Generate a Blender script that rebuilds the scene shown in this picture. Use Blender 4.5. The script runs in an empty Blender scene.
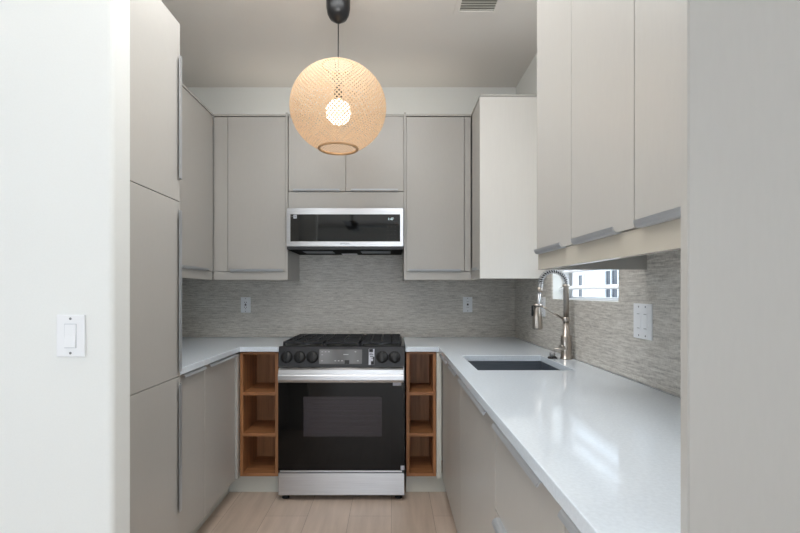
import bpy, bmesh, math, random
from mathutils import Vector, Matrix
random.seed(7)
S = bpy.context.scene
C = S.collection

# ------------------------------------------------------------------ camera
F = 474.0
cam_d = bpy.data.cameras.new('camera'); cam = bpy.data.objects.new('camera', cam_d); C.objects.link(cam)
cam_d.sensor_fit = 'HORIZONTAL'; cam_d.sensor_width = 36.0; cam_d.lens = F * 36.0 / 800.0
cam_d.shift_x = 8.0 / 800.0; cam_d.shift_y = 25.5 / 800.0
cam_d.clip_start = 0.02
cam.location = (0, 0, 1.25); cam.rotation_euler = (math.radians(90), 0, 0)
S.camera = cam

# ------------------------------------------------------------------ light and exposure
S.view_settings.view_transform = 'Standard'; S.view_settings.look = 'None'
S.view_settings.gamma = 1.0; S.view_settings.use_curve_mapping = False
S.view_settings.exposure = -0.5
W = bpy.data.worlds.new('sky'); S.world = W; W.use_nodes = True
W.node_tree.nodes['Background'].inputs[0].default_value = (0.80, 0.90, 1.0, 1)
W.node_tree.nodes['Background'].inputs[1].default_value = 4.8

def area(name, loc, rot, sx, sy, power, col=(1, 1, 1), spread=180):
    d = bpy.data.lights.new(name, 'AREA'); d.shape = 'RECTANGLE'; d.size = sx; d.size_y = sy
    d.energy = power; d.color = col; d.spread = math.radians(spread)
    o = bpy.data.objects.new(name, d); C.objects.link(o); o.location = loc
    o.rotation_euler = [math.radians(a) for a in rot]
    return o
# daylight at the glass doors behind the camera, at the side window, and from the sky outside the sink window
area('daylight_sliding_door', (0.3, -4.62, 1.12), (90, 0, 0), 3.4, 2.1, 44, (0.84, 0.92, 1.0))
area('daylight_side_window', (-3.72, -1.6, 1.4), (90, 0, -90), 2.6, 1.7, 18, (0.90, 0.95, 1.0))
area('daylight_sink_window', (1.75, 2.2, 2.1), (0, 55, 0), 1.0, 1.4, 60, (0.95, 0.98, 1.0))
# added, unseen fill lights over the aisle and the passage, above the frame
area('added_fill_kitchen', (-0.32, 1.75, 2.765), (0, 0, 0), 1.1, 0.9, 24, (0.93, 0.97, 1.0))
area('added_fill_passage', (-0.2, 0.5, 2.765), (0, 0, 0), 0.9, 0.9, 5, (0.92, 0.97, 1.0))
area('added_fill_cabinet_top', (-0.33, 3.30, 2.435), (180, 0, 0), 1.6, 0.3, 1.1, (1.0, 0.92, 0.80))  # added fill above the back cabinets, brightens the ceiling edge and wall strip
area('added_fill_up', (-0.3, 1.12, 2.25), (180, 0, 0), 1.2, 0.55, 27, (1.0, 0.955, 0.90))  # added fill facing up with no fixture, brightens the ceiling

# ------------------------------------------------------------------ materials
def lin(c):
    return tuple((x / 255 / 12.92) if x / 255 <= .04045 else ((x / 255 + .055) / 1.055) ** 2.4 for x in c) + (1,)

def mat(name, col, rough=.5, metal=0.0, spec=.5, coat=0.0, emit=None, es=0.0):
    m = bpy.data.materials.new(name); m.use_nodes = True
    b = m.node_tree.nodes['Principled BSDF']
    b.inputs['Base Color'].default_value = lin(col)
    b.inputs['Roughness'].default_value = rough; b.inputs['Metallic'].default_value = metal
    b.inputs['Specular IOR Level'].default_value = spec; b.inputs['Coat Weight'].default_value = coat
    if emit: b.inputs['Emission Color'].default_value = lin(emit); b.inputs['Emission Strength'].default_value = es
    return m

def nt(m): return m.node_tree.nodes, m.node_tree.links, m.node_tree.nodes['Principled BSDF']

def noisy(m, c1, c2, scale=(1, 1, 1), ns=6.0, detail=4.0, bump=0.0, rough_var=None):
    """procedural colour variation over object coordinates"""
    n, l, b = nt(m)
    tc = n.new('ShaderNodeTexCoord'); mp = n.new('ShaderNodeMapping'); no = n.new('ShaderNodeTexNoise'); cr = n.new('ShaderNodeValToRGB')
    mp.inputs['Scale'].default_value = scale; no.inputs['Scale'].default_value = ns; no.inputs['Detail'].default_value = detail
    cr.color_ramp.elements[0].position = .3; cr.color_ramp.elements[1].position = .7
    cr.color_ramp.elements[0].color = lin(c1); cr.color_ramp.elements[1].color = lin(c2)
    l.new(tc.outputs['Object'], mp.inputs['Vector']); l.new(mp.outputs[0], no.inputs['Vector'])
    l.new(no.outputs['Fac'], cr.inputs['Fac']); l.new(cr.outputs['Color'], b.inputs['Base Color'])
    if bump:
        bp = n.new('ShaderNodeBump'); bp.inputs['Strength'].default_value = bump; bp.inputs['Distance'].default_value = .002
        l.new(no.outputs['Fac'], bp.inputs['Height']); l.new(bp.outputs[0], b.inputs['Normal'])
    if rough_var:
        mr = n.new('ShaderNodeMapRange'); mr.inputs['To Min'].default_value = rough_var[0]; mr.inputs['To Max'].default_value = rough_var[1]
        l.new(no.outputs['Fac'], mr.inputs['Value']); l.new(mr.outputs[0], b.inputs['Roughness'])
    return m

M = {}
M['wall'] = noisy(mat('white_paint', (236, 236, 233), .6), (234, 236, 234), (236, 238, 236), ns=200, bump=.015)
M['ceiling'] = noisy(mat('ceiling_paint', (226, 222, 218), .8), (236, 233, 229), (238, 235, 231), ns=200, bump=.015)
M['cab'] = noisy(mat('greige_laminate', (184, 181, 176), .34), (183, 180, 175), (185, 182, 177), (30, 30, 6), ns=4)
M['cab_lit'] = noisy(mat('greige_laminate_lit', (224, 221, 216), .36), (223, 220, 215), (225, 222, 217), (30, 30, 2), ns=4)  # lighter copy of the cabinet laminate, window light put into the colour
M['rail'] = noisy(mat('glossy_greige', (194, 187, 174), .16), (193, 186, 173), (195, 188, 175), ns=4)
M['kick'] = noisy(mat('kick_board', (214, 214, 206), .5), (212, 212, 204), (216, 216, 208), ns=5)
M['alu'] = noisy(mat('brushed_aluminium', (196, 199, 203), .40, .65), (192, 195, 199), (201, 204, 208), (1, 1, 200), ns=6)
M['steel'] = mat('brushed_stainless', (196, 196, 198), .24, 1.0)
noisy(M['steel'], (190, 191, 194), (208, 209, 212), (2, 260, 260), ns=3)
M['steel'].node_tree.nodes['Principled BSDF'].inputs['Anisotropic'].default_value = .75
M['steel'].node_tree.nodes['Principled BSDF'].inputs['Anisotropic Rotation'].default_value = .25
M['steel'].node_tree.nodes['Principled BSDF'].inputs['Roughness'].default_value = .36
M['nickel'] = noisy(mat('brushed_nickel', (186, 178, 170), .28, 1.0), (180, 172, 164), (192, 184, 176), ns=30)
M['black'] = noisy(mat('black_enamel', (18, 18, 20), .3), (16, 16, 18), (21, 21, 23), ns=20)
M['matteblack'] = mat('matte_black', (10, 10, 11), .7, spec=.08)
M['iron'] = noisy(mat('cast_iron', (26, 27, 31), .55), (22, 23, 27), (32, 33, 37), ns=80, bump=.1)
M['blackglass'] = noisy(mat('black_glass', (6, 6, 7), .04, spec=.3), (8, 8, 9), (9, 9, 10), ns=3)
M['mirrorglass'] = mat('microwave_glass', (9, 9, 9), .04, spec=.62)
M['charcoal'] = noisy(mat('charcoal_panel', (58, 58, 60), .38, .5), (55, 55, 57), (62, 62, 64), (2, 200, 200), ns=5)
M['plastic'] = noisy(mat('white_plastic', (238, 240, 243), .35), (237, 239, 242), (240, 242, 245), ns=5)
M['slot'] = mat('dark_slot', (30, 30, 32), .6)
M['duct'] = mat('vent_throat', (150, 150, 143), .7)
M['gap_shade'] = mat('shadow_gap', (196, 200, 206), .6)  # shadow line round the switch rocker, painted as grey
M['screw'] = mat('screw_metal', (150, 152, 156), .4, 1.0)
M['blackplastic'] = noisy(mat('black_plastic', (28, 28, 29), .45), (26, 26, 27), (30, 30, 31), ns=9)
M['sink'] = noisy(mat('sink_steel', (120, 128, 138), .4, .6), (112, 120, 130), (128, 136, 146), (2, 60, 60), ns=6)
M['display'] = mat('lit_digits', (210, 235, 240), .5, emit=(215, 240, 245), es=1.2)
M['sticker'] = mat('paper_sticker', (200, 202, 212), .6)
M['stickerdark'] = mat('sticker_print', (30, 30, 34), .6)
M['panelgrey'] = noisy(mat('display_film', (120, 120, 122), .25), (96, 96, 96), (132, 132, 134), (6, 1, 2), ns=1.6, detail=1)
M['icon'] = mat('icon_print', (168, 168, 170), .5)
M['logo'] = mat('logo_print', (60, 64, 70), .5)
M['grey_enamel'] = noisy(mat('oven_enamel', (150, 146, 152), .5), (146, 142, 148), (154, 150, 156), ns=10)
M['rack'] = mat('rack_wire', (240, 240, 244), .5)
M['burner'] = mat('burner_alloy', (200, 202, 208), .35, 1.0)
M['vent'] = noisy(mat('vent_paint', (232, 232, 226), .5), (230, 230, 224), (234, 234, 228), ns=9)
M['cord'] = mat('black_cord', (16, 16, 17), .5)
M['bulb'] = mat('bulb_glass', (255, 246, 230), .4, emit=(255, 240, 222), es=9.0)
M['bamboo_rim'] = noisy(mat('bamboo_rim', (205, 165, 122), .6), (190, 150, 108), (216, 178, 136), (1, 1, 1), ns=30)
M['outside'] = noisy(mat('white_stucco', (216, 217, 222), .9), (213, 214, 219), (219, 220, 225), ns=5, bump=.1)
M['shutter'] = noisy(mat('white_shutter', (226, 227, 230), .4), (225, 226, 229), (228, 229, 232), ns=5)
M['fan'] = noisy(mat('dark_fan', (24, 22, 22), .4), (22, 20, 20), (27, 25, 25), ns=9)

# quartz
m = M['quartz'] = mat('white_quartz', (236, 237, 238), .07)
noisy(m, (220, 229, 238), (228, 237, 246), ns=130, detail=2)

# tinted window / clear glass
def glass(name, tint, gl):
    m = bpy.data.materials.new(name); m.use_nodes = True; n = m.node_tree.nodes; l = m.node_tree.links
    n.remove(n['Principled BSDF']); out = n['Material Output']
    t = n.new('ShaderNodeBsdfTransparent'); t.inputs[0].default_value = lin(tint)
    g = n.new('ShaderNodeBsdfGlossy'); g.inputs['Roughness'].default_value = .03
    fr = n.new('ShaderNodeFresnel'); fr.inputs[0].default_value = gl
    mx = n.new('ShaderNodeMixShader'); ge = n.new('ShaderNodeNewGeometry'); fb = n.new('ShaderNodeMath'); fb.operation = 'SUBTRACT'; fb.inputs[0].default_value = 1.0
    fm = n.new('ShaderNodeMath'); fm.operation = 'MULTIPLY'; l.new(ge.outputs['Backfacing'], fb.inputs[1]); l.new(fr.outputs[0], fm.inputs[0]); l.new(fb.outputs[0], fm.inputs[1])
    l.new(fm.outputs[0], mx.inputs[0]); l.new(t.outputs[0], mx.inputs[1]); l.new(g.outputs[0], mx.inputs[2])
    l.new(mx.outputs[0], out.inputs[0]); return m
M['glass'] = glass('clear_glass', (246, 249, 250), 1.4)
M['ovenglass'] = glass('smoked_glass', (178, 175, 180), 1.35)
n = M['ovenglass'].node_tree.nodes; l = M['ovenglass'].node_tree.links      # printed dot screen on the pane: part opaque grey
df = n.new('ShaderNodeBsdfDiffuse'); df.inputs[0].default_value = lin((92, 87, 92)); mx = n.new('ShaderNodeMixShader'); mx.inputs[0].default_value = .42
src = [q for q in n if q.type == 'MIX_SHADER' and q != mx][0]
l.new(n['Transparent BSDF'].outputs[0], mx.inputs[1]); l.new(df.outputs[0], mx.inputs[2]); l.new(mx.outputs[0], src.inputs[1])

# walnut-toned oak
m = M['wood'] = mat('oak_wood', (150, 98, 64), .45)
noisy(m, (140, 92, 58), (180, 126, 82), (14, 14, 1.2), ns=3.2, detail=6)
m = M['woodflat'] = mat('oak_shelf', (150, 98, 64), .45)
noisy(m, (142, 94, 60), (182, 128, 84), (2.0, 22, 22), ns=3.2, detail=6)

# linear woven-look tile
m = M['tile'] = mat('woven_tile', (150, 143, 134), .42)
n, l, b = nt(m)
tc = n.new('ShaderNodeTexCoord'); sx = n.new('ShaderNodeSeparateXYZ'); ad = n.new('ShaderNodeMath'); ad.operation = 'ADD'
cb = n.new('ShaderNodeCombineXYZ')
l.new(tc.outputs['Object'], sx.inputs[0]); l.new(sx.outputs['X'], ad.inputs[0]); l.new(sx.outputs['Y'], ad.inputs[1])
l.new(ad.outputs[0], cb.inputs['X']); l.new(sx.outputs['Z'], cb.inputs['Y'])
def nz(scale, s, det=3, rough=.55):
    mp = n.new('ShaderNodeMapping'); mp.inputs['Scale'].default_value = scale
    no = n.new('ShaderNodeTexNoise'); no.inputs['Scale'].default_value = s; no.inputs['Detail'].default_value = det; no.inputs['Roughness'].default_value = rough
    l.new(cb.outputs[0], mp.inputs[0]); l.new(mp.outputs[0], no.inputs['Vector']); return no
dash = nz((13, 130, 1), 1.0, 1); dash2 = nz((40, 260, 1), 1.0, 1); weave = nz((300, 60, 1), 1.0, 1); big = nz((3, 3, 1), 1.0, 2)
bk = n.new('ShaderNodeTexBrick'); bk.inputs['Scale'].default_value = 1.0; bk.inputs['Brick Width'].default_value = .30; bk.inputs['Row Height'].default_value = .0125
bk.inputs['Mortar Size'].default_value = .0006; bk.inputs['Color1'].default_value = (.42, .42, .42, 1); bk.inputs['Color2'].default_value = (.58, .58, .58, 1)
bk.inputs['Mortar'].default_value = (.33, .33, .33, 1); bk.offset = .37
l.new(cb.outputs[0], bk.inputs['Vector'])
def mathn(op, a, bb):
    q = n.new('ShaderNodeMath'); q.operation = op
    for i, v in enumerate((a, bb)):
        if isinstance(v, (int, float)): q.inputs[i].default_value = v
        else: l.new(v, q.inputs[i])
    return q.outputs[0]
s = mathn('ADD', mathn('MULTIPLY', dash.outputs['Fac'], .50), mathn('MULTIPLY', dash2.outputs['Fac'], .28))
s = mathn('ADD', s, mathn('MULTIPLY', weave.outputs['Fac'], .30))
s = mathn('ADD', s, mathn('MULTIPLY', bk.outputs['Color'], .42))
cr = n.new('ShaderNodeValToRGB'); e = cr.color_ramp.elements
e[0].position = .50; e[0].color = lin((138, 135, 130)); e[1].position = .90; e[1].color = lin((224, 221, 214))
x = e.new(.64); x.color = lin((182, 177, 170)); x = e.new(.74); x.color = lin((202, 197, 189))
l.new(s, cr.inputs[0]); l.new(cr.outputs[0], b.inputs['Base Color'])
bp = n.new('ShaderNodeBump'); bp.inputs['Strength'].default_value = .25; bp.inputs['Distance'].default_value = .002
l.new(s, bp.inputs['Height']); l.new(bp.outputs[0], b.inputs['Normal'])

# oak planks running away from the camera
m = M['floor'] = mat('oak_planks', (190, 168, 148), .38)
n, l, b = nt(m)
tc = n.new('ShaderNodeTexCoord'); sx = n.new('ShaderNodeSeparateXYZ'); cb = n.new('ShaderNodeCombineXYZ')
l.new(tc.outputs['Object'], sx.inputs[0])
ay = n.new('ShaderNodeMath'); ay.operation = 'ADD'; ay.inputs[1].default_value = 20.5 * 1.8 - 2.645; l.new(sx.outputs['Y'], ay.inputs[0])
ax = n.new('ShaderNodeMath'); ax.operation = 'ADD'; ax.inputs[1].default_value = .004 + .234 * 41; l.new(sx.outputs['X'], ax.inputs[0])
l.new(ay.outputs[0], cb.inputs['X']); l.new(ax.outputs[0], cb.inputs['Y'])
bk = n.new('ShaderNodeTexBrick'); bk.inputs['Scale'].default_value = 1.0; bk.inputs['Brick Width'].default_value = 1.8; bk.inputs['Row Height'].default_value = .234
bk.inputs['Mortar Size'].default_value = .0012; bk.inputs['Mortar Smooth'].default_value = .2
bk.inputs['Color1'].default_value = lin((212, 194, 180)); bk.inputs['Color2'].default_value = lin((200, 182, 167)); bk.inputs['Mortar'].default_value = lin((150, 130, 114))
bk.offset = .5; bk.offset_frequency = 2
l.new(cb.outputs[0], bk.inputs['Vector'])
mp = n.new('ShaderNodeMapping'); mp.inputs['Scale'].default_value = (1.6, 16, 1)
no = n.new('ShaderNodeTexNoise'); no.inputs['Scale'].default_value = 1.6; no.inputs['Detail'].default_value = 6
l.new(cb.outputs[0], mp.inputs[0]); l.new(mp.outputs[0], no.inputs['Vector'])
cr = n.new('ShaderNodeValToRGB'); cr.color_ramp.elements[0].color = (.84, .82, .80, 1); cr.color_ramp.elements[1].color = (1.08, 1.07, 1.06, 1)
cr.color_ramp.elements[0].position = .25; cr.color_ramp.elements[1].position = .75
l.new(no.outputs['Fac'], cr.inputs[0])
mx = n.new('ShaderNodeMix'); mx.data_type = 'RGBA'; mx.blend_type = 'MULTIPLY'; mx.inputs[0].default_value = 1
l.new(bk.outputs['Color'], mx.inputs[6]); l.new(cr.outputs[0], mx.inputs[7]); l.new(mx.outputs[2], b.inputs['Base Color'])

# woven bamboo strips
m = M['bamboo'] = bpy.data.materials.new('bamboo_strip'); m.use_nodes = True
n = m.node_tree.nodes; l = m.node_tree.links; n.remove(n['Principled BSDF'])
tc = n.new('ShaderNodeTexCoord'); no = n.new('ShaderNodeTexNoise'); no.inputs['Scale'].default_value = 130
cr = n.new('ShaderNodeValToRGB'); cr.color_ramp.elements[0].color = lin((218, 188, 152)); cr.color_ramp.elements[1].color = lin((250, 232, 208))
l.new(tc.outputs['Object'], no.inputs['Vector']); l.new(no.outputs['Fac'], cr.inputs[0])
df = n.new('ShaderNodeBsdfDiffuse'); tl = n.new('ShaderNodeBsdfTranslucent'); mx = n.new('ShaderNodeMixShader'); mx.inputs[0].default_value = .5
l.new(cr.outputs[0], df.inputs[0]); l.new(cr.outputs[0], tl.inputs[0]); l.new(df.outputs[0], mx.inputs[1]); l.new(tl.outputs[0], mx.inputs[2])
l.new(mx.outputs[0], n['Material Output'].inputs[0])

# ------------------------------------------------------------------ mesh helpers (all in world coordinates)
def bm_new(): return bmesh.new()

def add_box(bm, x0, x1, y0, y1, z0, z1, bev=0.0, seg=2):
    t = bmesh.new()
    v = [t.verts.new((x, y, z)) for x in (x0, x1) for y in (y0, y1) for z in (z0, z1)]
    for f in ((0, 1, 3, 2), (4, 6, 7, 5), (0, 4, 5, 1), (2, 3, 7, 6), (0, 2, 6, 4), (1, 5, 7, 3)):
        t.faces.new([v[i] for i in f])
    if bev: bmesh.ops.bevel(t, geom=list(t.edges), offset=bev, segments=seg, profile=.5, affect='EDGES')
    merge(bm, t); return bm

def merge(bm, t, mtx=None):
    if mtx is not None: bmesh.ops.transform(t, matrix=mtx, verts=t.verts)
    me = bpy.data.meshes.new('tmp'); t.to_mesh(me); t.free(); bm.from_mesh(me); bpy.data.meshes.remove(me)

def box(x0, x1, y0, y1, z0, z1, bev=0.0, seg=2): return add_box(bm_new(), x0, x1, y0, y1, z0, z1, bev, seg)

def add_tube(bm, pts, r, seg=12, cap=True):
    """round tube along points; r may be one radius or one per point"""
    pts = [Vector(p) for p in pts]; n = len(pts); rr = r if isinstance(r, (list, tuple)) else [r] * n
    tan = [((pts[min(i + 1, n - 1)] - pts[max(i - 1, 0)]).normalized()) for i in range(n)]
    a = tan[0].orthogonal().normalized(); rings = []
    for i in range(n):
        a = (a - tan[i] * a.dot(tan[i])).normalized(); b = tan[i].cross(a)
        rings.append([bm.verts.new(pts[i] + (a * math.cos(q) + b * math.sin(q)) * rr[i]) for q in [2 * math.pi * k / seg for k in range(seg)]])
    for i in range(n - 1):
        for k in range(seg):
            bm.faces.new((rings[i][k], rings[i][(k + 1) % seg], rings[i + 1][(k + 1) % seg], rings[i + 1][k])).smooth = True
    if cap:
        bm.faces.new(rings[0][::-1]); bm.faces.new(rings[-1])
    return bm

def add_lathe(bm, prof, c=(0, 0, 0), axis=(0, 0, 1), seg=32, closed=True):
    """revolve (radius, height) profile about an axis through c"""
    t = bmesh.new(); rings = []
    for (r, h) in prof:
        if r < 1e-6: rings.append([t.verts.new((0, 0, h))])
        else: rings.append([t.verts.new((r * math.cos(2 * math.pi * k / seg), r * math.sin(2 * math.pi * k / seg), h)) for k in range(seg)])
    for i in range(len(rings) - 1):
        A, B = rings[i], rings[i + 1]
        for k in range(seg):
            k2 = (k + 1) % seg
            if len(A) == 1 and len(B) == 1: continue
            if len(A) == 1: f = t.faces.new((A[0], B[k2], B[k]))
            elif len(B) == 1: f = t.faces.new((A[k], A[k2], B[0]))
            else: f = t.faces.new((A[k], A[k2], B[k2], B[k]))
            f.smooth = True
    bmesh.ops.recalc_face_normals(t, faces=t.faces)
    q = Vector((0, 0, 1)).rotation_difference(Vector(axis).normalized())
    merge(bm, t, Matrix.Translation(c) @ q.to_matrix().to_4x4()); return bm

def add_prism(bm, poly, origin, u, v, w, length):
    """extrude the 2D polygon (u, v) along w by length, starting at origin"""
    o, u, v, w = Vector(origin), Vector(u), Vector(v), Vector(w)
    t = bmesh.new()
    a = [t.verts.new(o + u * p + v * q) for p, q in poly]; b = [t.verts.new(o + u * p + v * q + w * length) for p, q in poly]
    k = len(poly); t.faces.new(a); t.faces.new(b[::-1])
    for i in range(k): t.faces.new((a[i], b[i], b[(i + 1) % k], a[(i + 1) % k]))
    bmesh.ops.recalc_face_normals(t, faces=t.faces); merge(bm, t); return bm

def cells(axes, us, vs, filled, w0, w1):
    """slab made of grid cells in the plane axes[0], axes[1], from w0 to w1 along the third; one welded solid"""
    bm = bm_new(); third = ({0, 1, 2} - set(axes)).pop(); vd = {}
    def V(i, j, w):
        if (i, j, w) not in vd:
            p = [0, 0, 0]; p[axes[0]] = us[i]; p[axes[1]] = vs[j]; p[third] = (w0, w1)[w]; vd[(i, j, w)] = bm.verts.new(p)
        return vd[(i, j, w)]
    F_ = lambda i, j: 0 <= i < len(us) - 1 and 0 <= j < len(vs) - 1 and filled(i, j)
    for i in range(len(us) - 1):
        for j in range(len(vs) - 1):
            if not F_(i, j): continue
            for w in (0, 1): bm.faces.new((V(i, j, w), V(i + 1, j, w), V(i + 1, j + 1, w), V(i, j + 1, w)))
            if not F_(i - 1, j): bm.faces.new((V(i, j, 0), V(i, j + 1, 0), V(i, j + 1, 1), V(i, j, 1)))
            if not F_(i + 1, j): bm.faces.new((V(i + 1, j, 0), V(i + 1, j + 1, 0), V(i + 1, j + 1, 1), V(i + 1, j, 1)))
            if not F_(i, j - 1): bm.faces.new((V(i, j, 0), V(i + 1, j, 0), V(i + 1, j, 1), V(i, j, 1)))
            if not F_(i, j + 1): bm.faces.new((V(i, j + 1, 0), V(i + 1, j + 1, 0), V(i + 1, j + 1, 1), V(i, j + 1, 1)))
    bmesh.ops.recalc_face_normals(bm, faces=bm.faces); return bm

ORG = {}
def obj(name, bm, material, parent=None, label=None):
    """link the bmesh as ONE mesh object; world coordinates are made local to the parent's thing"""
    org = ORG[parent.name] if parent else Vector((0, 0, 0))
    bmesh.ops.translate(bm, verts=bm.verts, vec=-org)
    me = bpy.data.meshes.new(name); bm.to_mesh(me); bm.free()
    o = bpy.data.objects.new(name, me); C.objects.link(o)
    me.materials.append(material)
    if parent: o.parent = parent
    ORG[o.name] = org
    if label: o['label'] = label
    return o
def thing(name, label, cat, loc, group=None):
    o = bpy.data.objects.new(name, None); C.objects.link(o); o.location = loc; o.empty_display_size = .05
    o['label'] = label; o['category'] = cat
    if group: o['group'] = group
    ORG[o.name] = Vector(loc); return o
def tag(o, label, cat, group=None):
    o['label'] = label; o['category'] = cat
    if group: o['group'] = group
    return o
def struct(name, bm, m, parent=None, label=None, cat=None):
    o = obj(name, bm, m, parent)
    if not parent: o['kind'] = 'structure'
    if label: o['label'] = label; o['category'] = cat
    return o
def bevel(o, w=.002, seg=2):
    b = o.modifiers.new('bevel', 'BEVEL'); b.width = w; b.segments = seg; b.limit_method = 'ANGLE'; b.angle_limit = math.radians(40); return o
def text_bm(body, size, origin, u, v, depth=.0006, align='CENTER'):
    """flat raised lettering in the plane spanned by u (reading direction) and v (up)"""
    cu = bpy.data.curves.new('t', 'FONT'); cu.body = body; cu.size = size; cu.align_x = align; cu.align_y = 'CENTER'; cu.extrude = depth
    o = bpy.data.objects.new('t', cu); C.objects.link(o); dg = bpy.context.evaluated_depsgraph_get(); dg.update()
    me = bpy.data.meshes.new_from_object(o.evaluated_get(dg)); bpy.data.objects.remove(o); bpy.data.curves.remove(cu)
    bm = bm_new(); bm.from_mesh(me); bpy.data.meshes.remove(me)
    u, v = Vector(u).normalized(), Vector(v).normalized(); w = u.cross(v)
    mt = Matrix(((u.x, v.x, w.x, origin[0]), (u.y, v.y, w.y, origin[1]), (u.z, v.z, w.z, origin[2]), (0, 0, 0, 1)))
    bmesh.ops.transform(bm, matrix=mt, verts=bm.verts); return bm

# ------------------------------------------------------------------ the setting
H = 2.77
YB, XL, XR = 3.52, -1.56, .92          # back wall, left wall, right wall of the kitchen
WY0, WY1, WZ0, WZ1 = 1.909, 2.707, 1.210, 1.53   # sink window opening
struct('floor', box(-3.7, 2.7, -4.6, 3.64, -.1, 0), M['floor'])
struct('ceiling', box(-3.7, 2.7, -4.6, 3.64, H, H + .1), M['ceiling'])
struct('wall_back', box(XL - .12, XR + .14, YB, YB + .12, 0, H), M['wall'])
struct('wall_left', box(XL - .12, XL, 1.385, YB, 0, H), M['wall'])
struct('wall_right', cells((1, 2), [.634, WY0, WY1, YB], [0, WZ0, WZ1, H], lambda i, j: not (i == 1 and j == 1), XR, XR + .14), M['wall'])
bevel(struct('wall_entry', box(-3.58, -.76, 1.29, 1.385, 0, H), M['wall']), .014, 4)
struct('wall_corner', box(XR + .14, 2.58, .634, .75, 0, H), M['wall'])
struct('wall_west', cells((1, 2), [-4.6, -2.9, -.3, 1.29], [0, .55, 2.25, H], lambda i, j: not (i == 1 and j == 1), -3.70, -3.58), M['wall'])
struct('wall_east', box(2.58, 2.70, -4.6, .75, 0, H), M['wall'])
struct('wall_south', cells((0, 2), [-3.58, -1.4, 2.0, 2.58], [0, .04, 2.17, H], lambda i, j: not (i == 1 and j == 1), -4.6, -4.48), M['wall'])

# sink window: white frame, glass, and a neighbouring house outside
w1 = struct('window_1', cells((1, 2), [WY0, WY0 + .03, WY1 - .03, WY1], [WZ0, WZ0 + .014, WZ1 - .02, WZ1], lambda i, j: not (i == 1 and j == 1), XR + .10, XR + .135), M['shutter'])
obj('pane', box(XR + .115, XR + .119, WY0 + .03, WY1 - .03, WZ0 + .014, WZ1 - .02), M['glass'], w1)
sh = thing('plantation_shutter', 'white plantation shutter with wide open louvers in the small window above the sink', 'shutter', (XR + .07, (WY0 + WY1) / 2, WZ0))
obj('frame', cells((1, 2), [WY0 + .001, WY0 + .012, WY1 - .012, WY1 - .001], [WZ0 + .001, WZ0 + .006, WZ1 - .012, WZ1 - .001], lambda i, j: not (i == 1 and j == 1), XR + .055, XR + .085), M['shutter'], sh)
for k in range(3):
    zc = WZ0 + .064 + .089 * k; a = math.radians(12)
    prof = [(.044 * math.cos(q), .006 * math.sin(q)) for q in [2 * math.pi * i / 20 for i in range(20)]]
    prof = [(p * math.cos(a) - q * math.sin(a), p * math.sin(a) + q * math.cos(a)) for p, q in prof]
    obj('louver', add_prism(bm_new(), prof, (XR + .07, WY0 + .012, zc), (1, 0, 0), (0, 0, 1), (0, 1, 0), WY1 - WY0 - .024), M['shutter'], sh)
struct('ground', box(1.10, 9, -3, 21, -.40, -.301), noisy(mat('grey_concrete', (150, 148, 144), .9), (142, 140, 136), (158, 156, 152), ns=6))
nb = thing('neighbour_house', 'white stucco wall with dark windows outside the small sink window', 'house', (4.2, 9, -.3))
obj('wall', box(4.2, 4.5, 1, 20, -.3, 4.5), M['outside'], nb)
for (yc, w_, z0, z1) in ((10.65, .55, 1.14, 1.62), (9.0, .5, 1.10, 1.66)):
    o = obj('window', cells((1, 2), [yc - w_ / 2 - .05, yc - w_ / 2, yc, yc + .03, yc + w_ / 2, yc + w_ / 2 + .05], [z0 - .05, z0, z1, z1 + .05], lambda i, j: not (i in (1, 3) and j == 1), 4.16, 4.2), M['shutter'], nb)
    obj('pane', box(4.185, 4.195, yc - w_ / 2, yc + w_ / 2, z0, z1), mat('dark_window', (46, 50, 62), .3), o, 'dark glass')
obj('ledge', box(4.15, 4.2, 1, 20, 1.0, 1.04), mat('grey_ledge', (150, 156, 175), .7), nb, 'grey band')
# living-room window frames behind the camera
struct('window_2', cells((1, 2), [-2.9, -2.84, -1.63, -1.57, -.36, -.3], [.55, .61, 2.19, 2.25], lambda i, j: not (i in (1, 3) and j == 1), -3.66, -3.60), M['shutter'])
struct('door_1', cells((0, 2), [-1.4, -1.33, .27, .33, 1.93, 2.0], [.04, .12, 2.10, 2.17], lambda i, j: not (i in (1, 3) and j == 1), -4.56, -4.50), M['shutter'])

# tile splashback
bs = obj('tile_backsplash', box(XL, XR - .008, YB - .008, YB - .0003, .918, 1.93), M['tile']); tag(bs, 'grey beige woven-look tile backsplash on the back wall behind the range', 'backsplash')
bs = obj('tile_backsplash', cells((1, 2), [.655, WY0, WY1, YB - .0003], [.918, WZ0, 1.42], lambda i, j: not (i == 1 and j == 1), XR - .008, XR - .0003), M['tile']); tag(bs, 'grey beige woven-look tile backsplash on the right wall around the small window', 'backsplash')

# ------------------------------------------------------------------ cabinets
def handle_bm(p, d, length, out, u, tall=False, reach=1.0):
    """aluminium edge pull along d from p (the door's edge, at its face); out = away from the door, u = from the edge into the door"""
    r = [(-.014, -.0005), (.004, -.0005), (.008, .001), (.012, .005), (.0145, .012), (.0165, .012), (.0142, .004), (.0098, -.0018), (.005, -.0035), (-.014, -.003)]
    if tall: r = [(-.014, -.0005), (.003, -.0005), (.007, .002), (.009, .010), (.0095, .030), (.0115, .030), (.011, .009), (.009, -.0005), (.004, -.0030), (-.014, -.003)]
    r = [(a * reach if a > 0 else a, b) for a, b in r]
    return add_prism(bm_new(), r, p, out, u, d, length)
def door(parent, x0, x1, y0, y1, z0, z1, hd=None, name='door', material=None):
    o = obj(name, box(x0, x1, y0, y1, z0, z1, .0012), material or M['cab'], parent)
    if hd: obj('handle', handle_bm(*hd), M['alu'], o, 'aluminium edge pull')
    return o
G = .0015
X_, Y_, Z_ = Vector((1, 0, 0)), Vector((0, 1, 0)), Vector((0, 0, 1))

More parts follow.
